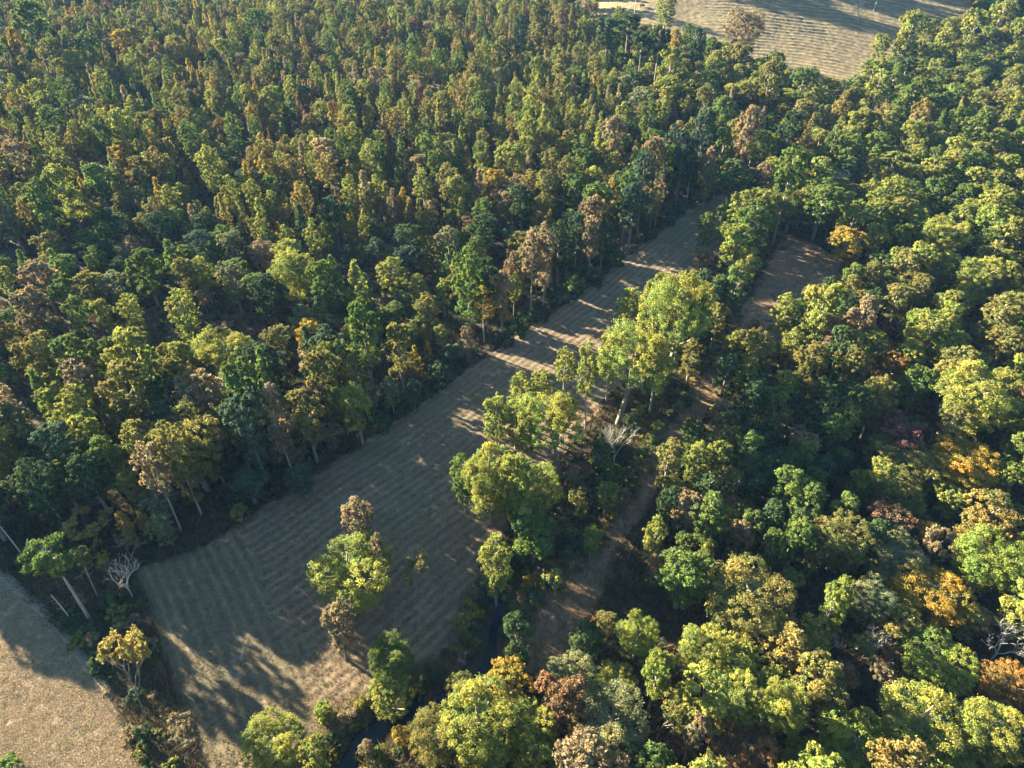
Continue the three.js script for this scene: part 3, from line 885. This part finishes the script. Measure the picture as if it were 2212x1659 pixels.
// ---------------------------------------------------------------- placing them, then growing the wood between
const trees = [];
for (const [ox, oy, text] of ROWS) for (const line of text.trim().split('\n')) {
  const [spec, label, short] = line.split('#').map((s) => s.trim()), f = spec.split(/\s+/), toX = (v) => ox * W / 3000 + v / 3, toY = (v) => oy * W / 3000 + v / 3;
  const base = f[5] && f[5].slice(1).split(',').map(Number), n = f.slice(1, 5).map(Number);
  trees.push({ kind: f[0][0], pal: f[0][1], label, short, hand: true, ...solve(f[0][0], toX(n[0]), toY(n[1]), n[2] / 3, n[3] / 3, base && [toX(base[0]), toY(base[1])]) });
}
const cell = new Map(), key2 = (x, z) => Math.floor(x / 8) + ',' + Math.floor(z / 8);
const put = (t) => { const k = key2(t.x, t.z); if (!cell.has(k)) cell.set(k, []); cell.get(k).push(t); };
trees.forEach(put);
const crowded = (x, z, R, f) => { const i = Math.floor(x / 8), j = Math.floor(z / 8); for (let a = -1; a <= 1; a++) for (let b = -1; b <= 1; b++) for (const t of cell.get((i + a) + ',' + (j + b)) || []) if (Math.hypot(t.x - x, t.z - z) < f * (t.R * .8 + R)) return true; return false; };
const rnd = rng(4242), pickOf = (s) => s[rnd() * s.length | 0];
function grow(kind, pal, x, z, R, sy, extra) { const y = terrain(x, z), yc = y + KIND[kind].c * sy, p = project(x, yc, z), h = 2 * KIND[kind].a * sy; const t = { kind, pal, x, z, y, R, sy, px: p[0], py: p[1], w: 2 * R * F / p[2], h: h * F / p[2], t: p[2], ...extra }; trees.push(t); put(t); return t; }
const zone = (x, z) => { const s = segDist(x, z, stripEdge), p = project(x, 0, z); if (z < -225 && x > stripEdge[11][0] - 5) return x > 60 ? 'right' : 'far'; return s[2] < 0 ? 'left' : 'right'; };
const leftSide = segDist(-150, -200, stripEdge)[2];
const seen = (x, z) => { const p = project(x, 8, z); return p[2] > 5 && p[0] > -330 && p[0] < W + 130 && p[1] > -75 && p[1] < HH + 220; };
for (let z = -20; z > -500; z -= 2.9) for (let x = -330; x < 330; x += 2.9) {
  const jx = x + (rnd() - .5) * 2.8, jz = z + (rnd() - .5) * 2.8, a = rnd(), b = rnd();
  if (!seen(jx, jz) || openAt(jx, jz)) continue;
  const p = project(jx, terrain(jx, jz), jz);
  if (inPoly(p[0], p[1], hedgePoly) || GAPS.some((g) => inPoly(p[0], p[1], g))) continue;
  if (segDist(jx, jz, creekWet)[0] < 3.4) continue;
  const e = segDist(jx, jz, stripEdge), left = e[2] === leftSide && !(jz < -235 && jx > 40);
  const clump = !left && p[0] > 1000 && p[0] < 1420 && p[1] > 560 && p[1] < 1300;
  if (clump) continue;
  const young = left && jz < -150, dens = fbm(jx / 16, jz / 16, 2);
  let kind, pal, R, h;
  const edge = left && e[0] < 9, southern = left && jz > -95;
  if (edge) { if (e[0] < 1.8 || (a < .42 && e[0] < 5)) { kind = 'S'; pal = pickOf('ttdgdo'); R = 1.5 + 1.3 * b; h = 1.1; } else { kind = a < .8 ? 'R' : 'T'; pal = pickOf('ttdgob'); R = 2.2 + 1.2 * b; h = 1.15 + .4 * rnd(); } }
  else if (young) { const c = fbm(jx / 30 + 7, jz / 30, 2), red = c + (-jx - 60) / 900; kind = a < .6 ? 'C' : a < .74 ? 'R' : 'T'; pal = kind === 'C' ? pickOf(red > .5 ? 'rbkouyo' : 'oygoyubo') : kind === 'R' ? pickOf('gyodyopb') : pickOf('gyoyu'); R = kind === 'C' ? 1.6 + 1.1 * b : kind === 'R' ? 2.7 + 1.5 * b : 2.1 + 1.2 * b; h = .6 + .6 * rnd() ** 1.4; }
  else if (left) { kind = a < .55 ? 'R' : a < .75 ? 'T' : a < .9 ? 'S' : 'C'; pal = pickOf('ddgtogyb'); R = kind === 'R' ? 2.6 + 1.6 * b : kind === 'S' ? 1.6 + b : 2.0 + 1.2 * b; h = southern ? .9 + .35 * rnd() : .5 + .4 * rnd(); }
  else { const scrub = p[1] > 640 && p[0] < 1880 && p[1] < 1260; kind = a < .72 ? 'R' : a < .86 ? 'T' : 'S'; pal = scrub ? pickOf('gdogoybd') : pickOf(p[1] > 900 ? 'gyofyuobgr' : 'gyygofy'); R = kind === 'S' ? 1.4 + b : scrub ? 1.6 + 1.1 * b : 2.7 + 1.7 * b; h = scrub ? .85 + .35 * rnd() : .62 + .25 * rnd(); }
  if (!edge && dens < (left ? .40 : .28) && a < .8) continue;
  if (crowded(jx, jz, R, kind === 'S' ? .6 : edge || southern ? .62 : young ? .74 : left ? .80 : p[1] > 640 && p[0] < 1880 && p[1] < 1260 ? .58 : .68)) continue;
  grow(kind, pal, jx, jz, R, R * h * (kind === 'C' ? 1.25 : 1.1), {});
}
// a shrubby hedgerow between the pasture and the strip, and scrub along the creek banks
for (let i = 0; i < 480; i++) {
  const q = onGround([120 + rnd() * 340, 1180 + rnd() * 560]), p = project(q[0], terrain(...q), q[1]), R = .5 + 1.1 * rnd() ** 2;
  if (!inPoly(p[0], p[1], hedgePoly) || crowded(q[0], q[1], R, .6) || segDist(q[0], q[1], endEdge)[0] < R * .7) continue;
  grow('S', pickOf('dobtgogb'), q[0], q[1], R, R * (.75 + .4 * rnd()), {});
}
for (let i = 0; i < 1500; i++) {
  const k = rnd() * (creekPath.length - 1) | 0, f = rnd(), a = creekPath[k], b = creekPath[k + 1], w = rnd() * 6.283, d = 1.8 + 3.0 * rnd(), x = mix(a[0], b[0], f) + d * Math.cos(w), z = mix(a[1], b[1], f) + d * Math.sin(w), R = .6 + 1.1 * rnd() ** 2;
  if (segDist(x, z, creekWater)[0] < 1.2 + R * .6 || crowded(x, z, R, .45) || rnd() < .25) continue;
  grow('S', pickOf('gdoybtdk'), x, z, R, R * (.8 + .4 * rnd()), {});
}
for (const [px, py, n] of [[1150, 1130, 9], [1215, 1190, 6], [1590, 620, 8], [1640, 520, 8], [1500, 720, 6]]) for (let i = 0; i < n; i++) { const q = onGround([px + (rnd() - .5) * 120, py + (rnd() - .5) * 70]), R = .7 + 1.0 * rnd(); if (!crowded(q[0], q[1], R, .4)) grow('S', pickOf('godbgyt'), q[0], q[1], R, R * (.8 + .5 * rnd()), {}); }
// trees past the top of the frame, whose long shadows reach the hill field
for (const [x, z, R] of [...[1555, 1580, 1605].map((v) => [...onGround([v, -28]), 4.5]), ...[1715, 1738, 1762, 1786, 1810, 1835, 1860].map((v) => [...onGround([v, -26]), 5.5])]) grow('R', 'd', x, z, R, R * 1.2, { beyond: true });

// which of them show: a coarse picture of the crowns, nearest first
{
  const S = 6, gw = Math.ceil(W / S), gh = Math.ceil(HH / S), grid = new Uint8Array(gw * gh);
  for (const t of [...trees].sort((p, q) => p.t - q.t)) { let n = 0, free = 0; const rx = t.w / 2 * .9, ry = t.h / 2 * .9; for (let y = t.py - ry; y <= t.py + ry; y += S) for (let x = t.px - rx; x <= t.px + rx; x += S) { if (((x - t.px) / rx) ** 2 + ((y - t.py) / ry) ** 2 > 1) continue; n++; const i = Math.floor(x / S), j = Math.floor(y / S); if (i < 0 || j < 0 || i >= gw || j >= gh) continue; if (!grid[j * gw + i]) { free++; grid[j * gw + i] = 1; } } t.show = free * S * S; t.part = n ? free / n : 0; }
}

// ---------------------------------------------------------------- single trees as things, the rest of the wood as one mass
const sizeWord = (t) => { const s = t.kind === 'S' ? t.R * 1.8 : t.R; return s < 1.7 ? 'small' : s < 2.6 ? 'mid-sized' : s < 4.2 ? 'large' : 'very large'; };
const kindWord = { R: 'rounded tree', W: 'spreading tree', T: 'oval tree', C: 'pointed young tree', P: 'pine', S: 'shrub', B: 'leafless tree', L: 'half-bare tree' };
const marks = trees.filter((t) => t.short), labels = new Set();
const where = (t) => {
  const p = project(t.x, t.y, t.z); if (inPoly(p[0], p[1], hedgePoly)) return 'hedgerow shrubs'; if (openAt(t.x, t.z)) return 'trees standing on the mown ground';
  const e = segDist(t.x, t.z, stripEdge); if (e[2] === leftSide && !(t.z < -235 && t.x > 40)) return e[0] < 8 ? 'trees and shrubs along the strip' : t.z < -170 ? 'trees of the far left wood' : 'trees of the near left wood';
  return p[0] > 1000 && p[0] < 1420 && p[1] > 560 && p[1] < 1300 ? 'trees of the central clump' : p[1] > 1000 ? 'trees of the near right wood' : 'trees of the far right wood';
};
function labelOf(t) {
  if (t.label) return t.label;
  const look = t.kind === 'B' ? 'pale leafless tree' : `${PAL[t.pal][0]} ${kindWord[t.kind]}`, near = marks.map((m) => ({ m, dx: t.px - m.px, dy: t.py - m.py })).sort((a, b) => Math.hypot(a.dx, a.dy) - Math.hypot(b.dx, b.dy));
  const tries = [];
  for (const { m, dx, dy } of near.slice(0, 14)) {
    const D = Math.hypot(dx, dy), ux = Math.abs(dx) / D, uy = Math.abs(dy) / D, fb = dy < 0 ? 'behind' : 'in front of', lr = dx < 0 ? 'left' : 'right';
    const dir = ux < .38 ? fb : uy < .38 ? `${lr} of` : ux > uy ? `${lr} of and ${dy < 0 ? 'behind' : 'before'}` : dy < 0 ? `behind and ${lr} of` : `before and ${lr} of`, far = D < 40 ? 'close' : D < 85 ? 'not far' : 'well';
    tries.push(`${sizeWord(t)} ${look} ${far} ${dir} ${m.short}`);
  }
  for (const s of tries) if (!labels.has(s) && s.split(' ').length <= 16) return s;
  return tries.find((s) => s.split(' ').length <= 16) || look;
}
const visible = (t) => t.px > -t.w * .3 && t.px < W + t.w * .3 && t.py > -t.h * .3 && t.py < HH + t.h * .3;
const single = new Set();
for (const kind of Object.keys(KIND)) {
  const all = trees.filter((t) => t.kind === kind && visible(t) && !t.beyond), hand = all.filter((t) => t.hand), wild = all.filter((t) => !t.hand && t.part > .35 && t.show > 90).sort((a, b) => b.show - a.show);
  for (const t of [...hand.sort((a, b) => b.w * b.h - a.w * a.h), ...wild].slice(0, kind === 'R' ? 320 : 300)) { if (t.hand && t.part < .10 && !t.label) continue; single.add(t); }
}
const spin = rng(77), rest = new Map(), m4 = new THREE.Matrix4(), qt = new THREE.Quaternion(), UPV = V(0, 1, 0);
for (const t of trees) { t.v = spin() * PROTOS[t.kind].length | 0; if (t.hand && 'TW'.includes(t.kind)) t.v = t.px > 1000 && t.px < 1560 && t.py > 540 && t.py < 1010 ? 3 + (t.v & 1) : t.v % 3; t.a = spin() * 6.283; t.tint = .8 + .4 * spin(); }
for (const t of [...single].sort((a, b) => b.w * b.h - a.w * a.h)) {
  const o = treeObject(t.kind, t.pal, t.v), label = labelOf(t); labels.add(label);
  o.position.set(t.x, t.y, t.z); o.rotation.y = t.a; if (t.up) o.quaternion.premultiply(qt.setFromUnitVectors(UPV, t.up)); o.scale.set(t.R, t.sy, t.R);
  add(o, NAME[t.kind], { label, category: CAT[t.kind], group: where(t) });
}
for (const t of trees) if (!single.has(t)) { const k = t.kind + t.pal + (t.v % 3); if (!rest.has(k)) rest.set(k, []); rest.get(k).push(t); }
const wood = new THREE.Group();
for (const [k, list] of rest) {
  const proto = PROTOS[k[0]][+k[2]], parts = [[proto.trunk, BARK[barkOf[k[0]]], 'trunk'], [proto.crown, PAL[k[1]][1], 'crown']];
  for (const [g, m, name] of parts) if (g) { const im = new THREE.InstancedMesh(g, m, list.length); im.name = name; im.userData.kind = 'stuff'; list.forEach((t, i) => { qt.setFromAxisAngle(UPV, t.a); m4.compose(V(t.x, t.y, t.z), qt, V(t.R, t.sy, t.R)); im.setMatrixAt(i, m4); im.setColorAt(i, rgb(t.tint, t.tint, t.tint)); }); wood.add(im); }
}
add(wood, 'woodland', { kind: 'stuff', label: 'mass of smaller trees filling the woods between the others' });

// ---------------------------------------------------------------- undergrowth and dry grass, which nobody could count
function tuft(seed, blades, h, w, lean) { const r = rng(seed), pos = [], col = [], idx = []; for (let i = 0; i < blades; i++) { const a = r() * 6.283, d = r() * .3, L = h * (.6 + .6 * r()), l = lean * (.3 + r()), x = Math.cos(a) * d, z = Math.sin(a) * d, b = pos.length / 3, c = .75 + .5 * r(), s = V(-Math.sin(a), 0, Math.cos(a)).multiplyScalar(w); pos.push(x - s.x, -.05, z - s.z, x + s.x, -.05, z + s.z, x + Math.cos(a) * l, L, z + Math.sin(a) * l); for (let k = 0; k < 3; k++) col.push(c, c, c); idx.push(b, b + 1, b + 2); } const g = new THREE.BufferGeometry(); g.setAttribute('position', new THREE.Float32BufferAttribute(pos, 3)); g.setAttribute('color', new THREE.Float32BufferAttribute(col, 3)); g.setIndex(idx); return g; }
function scatter(name, label, geo, mat, n, seed, spot) {
  const r = rng(seed), list = []; for (let i = 0; i < n; i++) { const s = spot(r); if (s) list.push(s); }
  const im = new THREE.InstancedMesh(geo, mat, list.length);
  list.forEach(([x, y, z, s, c], i) => { qt.setFromAxisAngle(UPV, i * 2.4); m4.compose(V(x, y, z), qt, V(s, s * (.7 + .6 * hash(i, 3)), s)); im.setMatrixAt(i, m4); im.setColorAt(i, rgb(...c)); });
  add(im, name, { kind: 'stuff', label });
}
const blade = leafy(1, 1, 1, .3);
const spotIn = (key, box, s0, s1, tones) => (r) => { const q = onGround([mix(box[0], box[2], r()), mix(box[1], box[3], r())]); if (openAt(...q) !== key) return null; const c = tones[r() * tones.length | 0], k = .8 + .4 * r(); return [q[0], terrain(...q) + .18, q[1], mix(s0, s1, r()), [c[0] * k, c[1] * k, c[2] * k]]; };
scatter('pasture_grass', 'dry tan grass tufts of the near left pasture', tuft(1, 9, .20, .035, .28), blade, 42000, 11, spotIn('corner', [0, 1215, 360, 1690], .5, 1.3, [[.48, .37, .25], [.38, .285, .19], [.52, .41, .28], [.20, .20, .09]]));
scatter('strip_grass', 'dry stubble and grass of the mown strip', tuft(2, 7, .20, .03, .2), blade, 60000, 12, spotIn('strip', [290, 408, 1660, 1690], .5, 1.2, [[.30, .22, .14], [.24, .175, .11], [.14, .15, .065], [.34, .26, .17]]));
scatter('lane_grass', 'brown grass of the narrow lane', tuft(3, 8, .32, .035, .25), blade, 26000, 13, spotIn('lane', [1090, 500, 1855, 1470], .5, 1.4, [[.30, .18, .10], [.22, .14, .08], [.14, .14, .055]]));
scatter('hedgerow_grass', 'rank green-brown grass under the hedgerow shrubs', tuft(4, 12, .5, .04, .4), blade, 30000, 14, (r) => { const q = onGround([mix(60, 460, r()), mix(1180, 1700, r())]), p = project(q[0], 0, q[1]); if (!inPoly(p[0], p[1], hedgePoly) || openAt(...q)) return null; const k = .7 + .6 * r(), c = fbm(q[0] / 5, q[1] / 5, 2) > .5 ? [.095, .11, .05] : [.22, .165, .10]; return [q[0], terrain(...q), q[1], mix(.6, 1.4, r()), [c[0] * k, c[1] * k, c[2] * k]]; });
scatter('creekside_grass', 'long yellowish grass along the creek banks', tuft(5, 10, .7, .05, .5), blade, 16000, 15, (r) => { const k = r() * (creekPath.length - 1) | 0, f = r(), a = creekPath[k], b = creekPath[k + 1], w = r() * 6.283, d = .3 + 5 * r(), x = mix(a[0], b[0], f) + d * Math.cos(w), z = mix(a[1], b[1], f) + d * Math.sin(w); if (segDist(x, z, creekWater)[0] < 1.5) return null; const t = .7 + .6 * r(), c = r() < .5 ? [.16, .15, .05] : [.20, .15, .085]; return [x, terrain(x, z), z, mix(.5, 1.2, r()), [c[0] * t, c[1] * t, c[2] * t]]; });
scatter('undergrowth', 'low brown and green undergrowth on the woodland floor', tuft(6, 20, .6, .06, .6), blade, 60000, 16, (r) => { const q = onGround([mix(-60, W + 60, r()), mix(-10, HH + 120, r() ** .8)]); if (q[1] < -460 || openAt(...q) || segDist(q[0], q[1], creekPath)[0] < 2.5) return null; const t = .6 + .7 * r(), c = r() < .6 ? [.075, .085, .035] : [.15, .095, .055]; return [q[0], terrain(...q), q[1], mix(.6, 1.7, r()), [c[0] * t, c[1] * t, c[2] * t]]; });

// ---------------------------------------------------------------- snags, a log, the grazing cow
function snag(base, h, r, label, leanX = 0, leanZ = 0) { const [x, z] = onGround(base), y = terrain(x, z), g = [limb(V(0, -.3, 0), V(leanX, h, leanZ), r, r * .45, 7, .03, rng(9), 6)], rr = rng(h * 10 | 0); for (let i = 0; i < 6; i++) { const f = .5 + .08 * i, w = rr() * 6.283, p = V(leanX * f, h * f, leanZ * f); g.push(limb(p, p.clone().add(V(Math.cos(w) * h * .1, h * .05, Math.sin(w) * h * .1)), r * .25, r * .07, 4, .2, rr)); } const o = new THREE.Group(), m = new THREE.Mesh(mergeGeometries(g), BARK.silver); m.name = 'trunk'; o.add(m); o.position.set(x, y, z); add(o, 'dead_tree', { label, category: 'dead tree', group: 'dead standing stems' }); }
snag([156, 1343], 5.5, .09, 'thin bare pale stem standing left of the large bare-trunked pine', -.6, -.3);
snag([46, 1196], 7.5, .11, 'leaning bare grey stem at the left border behind the large pine', -1.2, -.6);
snag([1369, 42], 13, .22, 'tall bare pole-like dead tree on the far hill field near the cow', 0, 0);
snag([1886, 26], 10, .22, 'pale bare dead stem at the shaded end of the hill field', .4, 0);
{
  const [x, z] = onGround([825, 1533]), g = limb(V(-2.6, 0, 0), V(2.8, .25, .3), .16, .09, 7, .05, rng(3), 6), o = new THREE.Mesh(g, BARK.silver); o.position.set(x, -.55, z); add(o, 'fallen_log', { label: 'pale fallen log lying across the dark pond', category: 'log' });
}
{ // body, legs, lowered head: one smooth surface
  const N = 44, mc = new MarchingCubes(N, new THREE.MeshStandardMaterial(), false, false, 40000), bones = [[-.8, 1.05, 0, .7, 1.02, 0, .36, .33], [.7, 1.1, 0, 1.12, .8, 0, .22, .16], [1.12, .8, 0, 1.34, .45, 0, .17, .1], [-.95, 1.2, 0, -1.06, .5, 0, .05, .03]];
  for (const s of [-.2, .2]) bones.push([-.72, .95, s, -.85, .5, s, .17, .08], [-.85, .5, s, -.78, .03, s, .08, .07], [.55, .9, s, .57, .48, s, .14, .08], [.57, .48, s, .57, .03, s, .075, .065], [1.08, .86, s * .5, 1.02, .9, s * 1.2, .05, .03]);
  const size = 1.6, o = V(.15, .75, 0);
  for (let k = 0; k < N; k++) for (let j = 0; j < N; j++) for (let i = 0; i < N; i++) {
    const p = V(i, j, k).divideScalar(N / 2).addScalar(-1).multiplyScalar(size).add(o); let e = 0;
    for (const [ax, ay, az, bx, by, bz, ra, rb] of bones) { const d = V(bx - ax, by - ay, bz - az), q = p.clone().sub(V(ax, ay, az)), t = clamp(q.dot(d) / d.lengthSq()); e += Math.exp(-22 * (q.addScaledVector(d, -t).length() - mix(ra, rb, t))); }
    mc.field[i + j * N + k * N * N] = Math.log(e + 1e-9) / 22;
  }
  mc.isolation = 0; mc.update();
  const g = new THREE.BufferGeometry(); g.setAttribute('position', new THREE.BufferAttribute(mc.positionArray.slice(0, mc.count * 3), 3)); g.setAttribute('normal', new THREE.BufferAttribute(mc.normalArray.slice(0, mc.count * 3), 3));
  g.scale(size, size, size); g.translate(o.x, o.y, o.z);
  const [x, z] = onGround([1387, 17]), cow = new THREE.Mesh(g, new THREE.MeshStandardMaterial({ color: rgb(.016, .013, .012), roughness: .8 }));
  cow.position.set(x, terrain(x, z) + .12, z); cow.rotation.y = .25; add(cow, 'cow', { label: 'black cow grazing on the sunlit far hill field', category: 'cow' });
}
camera.updateMatrixWorld();
console.log('trees', trees.length, 'single', single.size, 'labels', labels.size, 'kinds', JSON.stringify([...single].reduce((m, t) => (m[t.kind] = (m[t.kind] || 0) + 1, m), {})));
renderer.render(scene, camera);
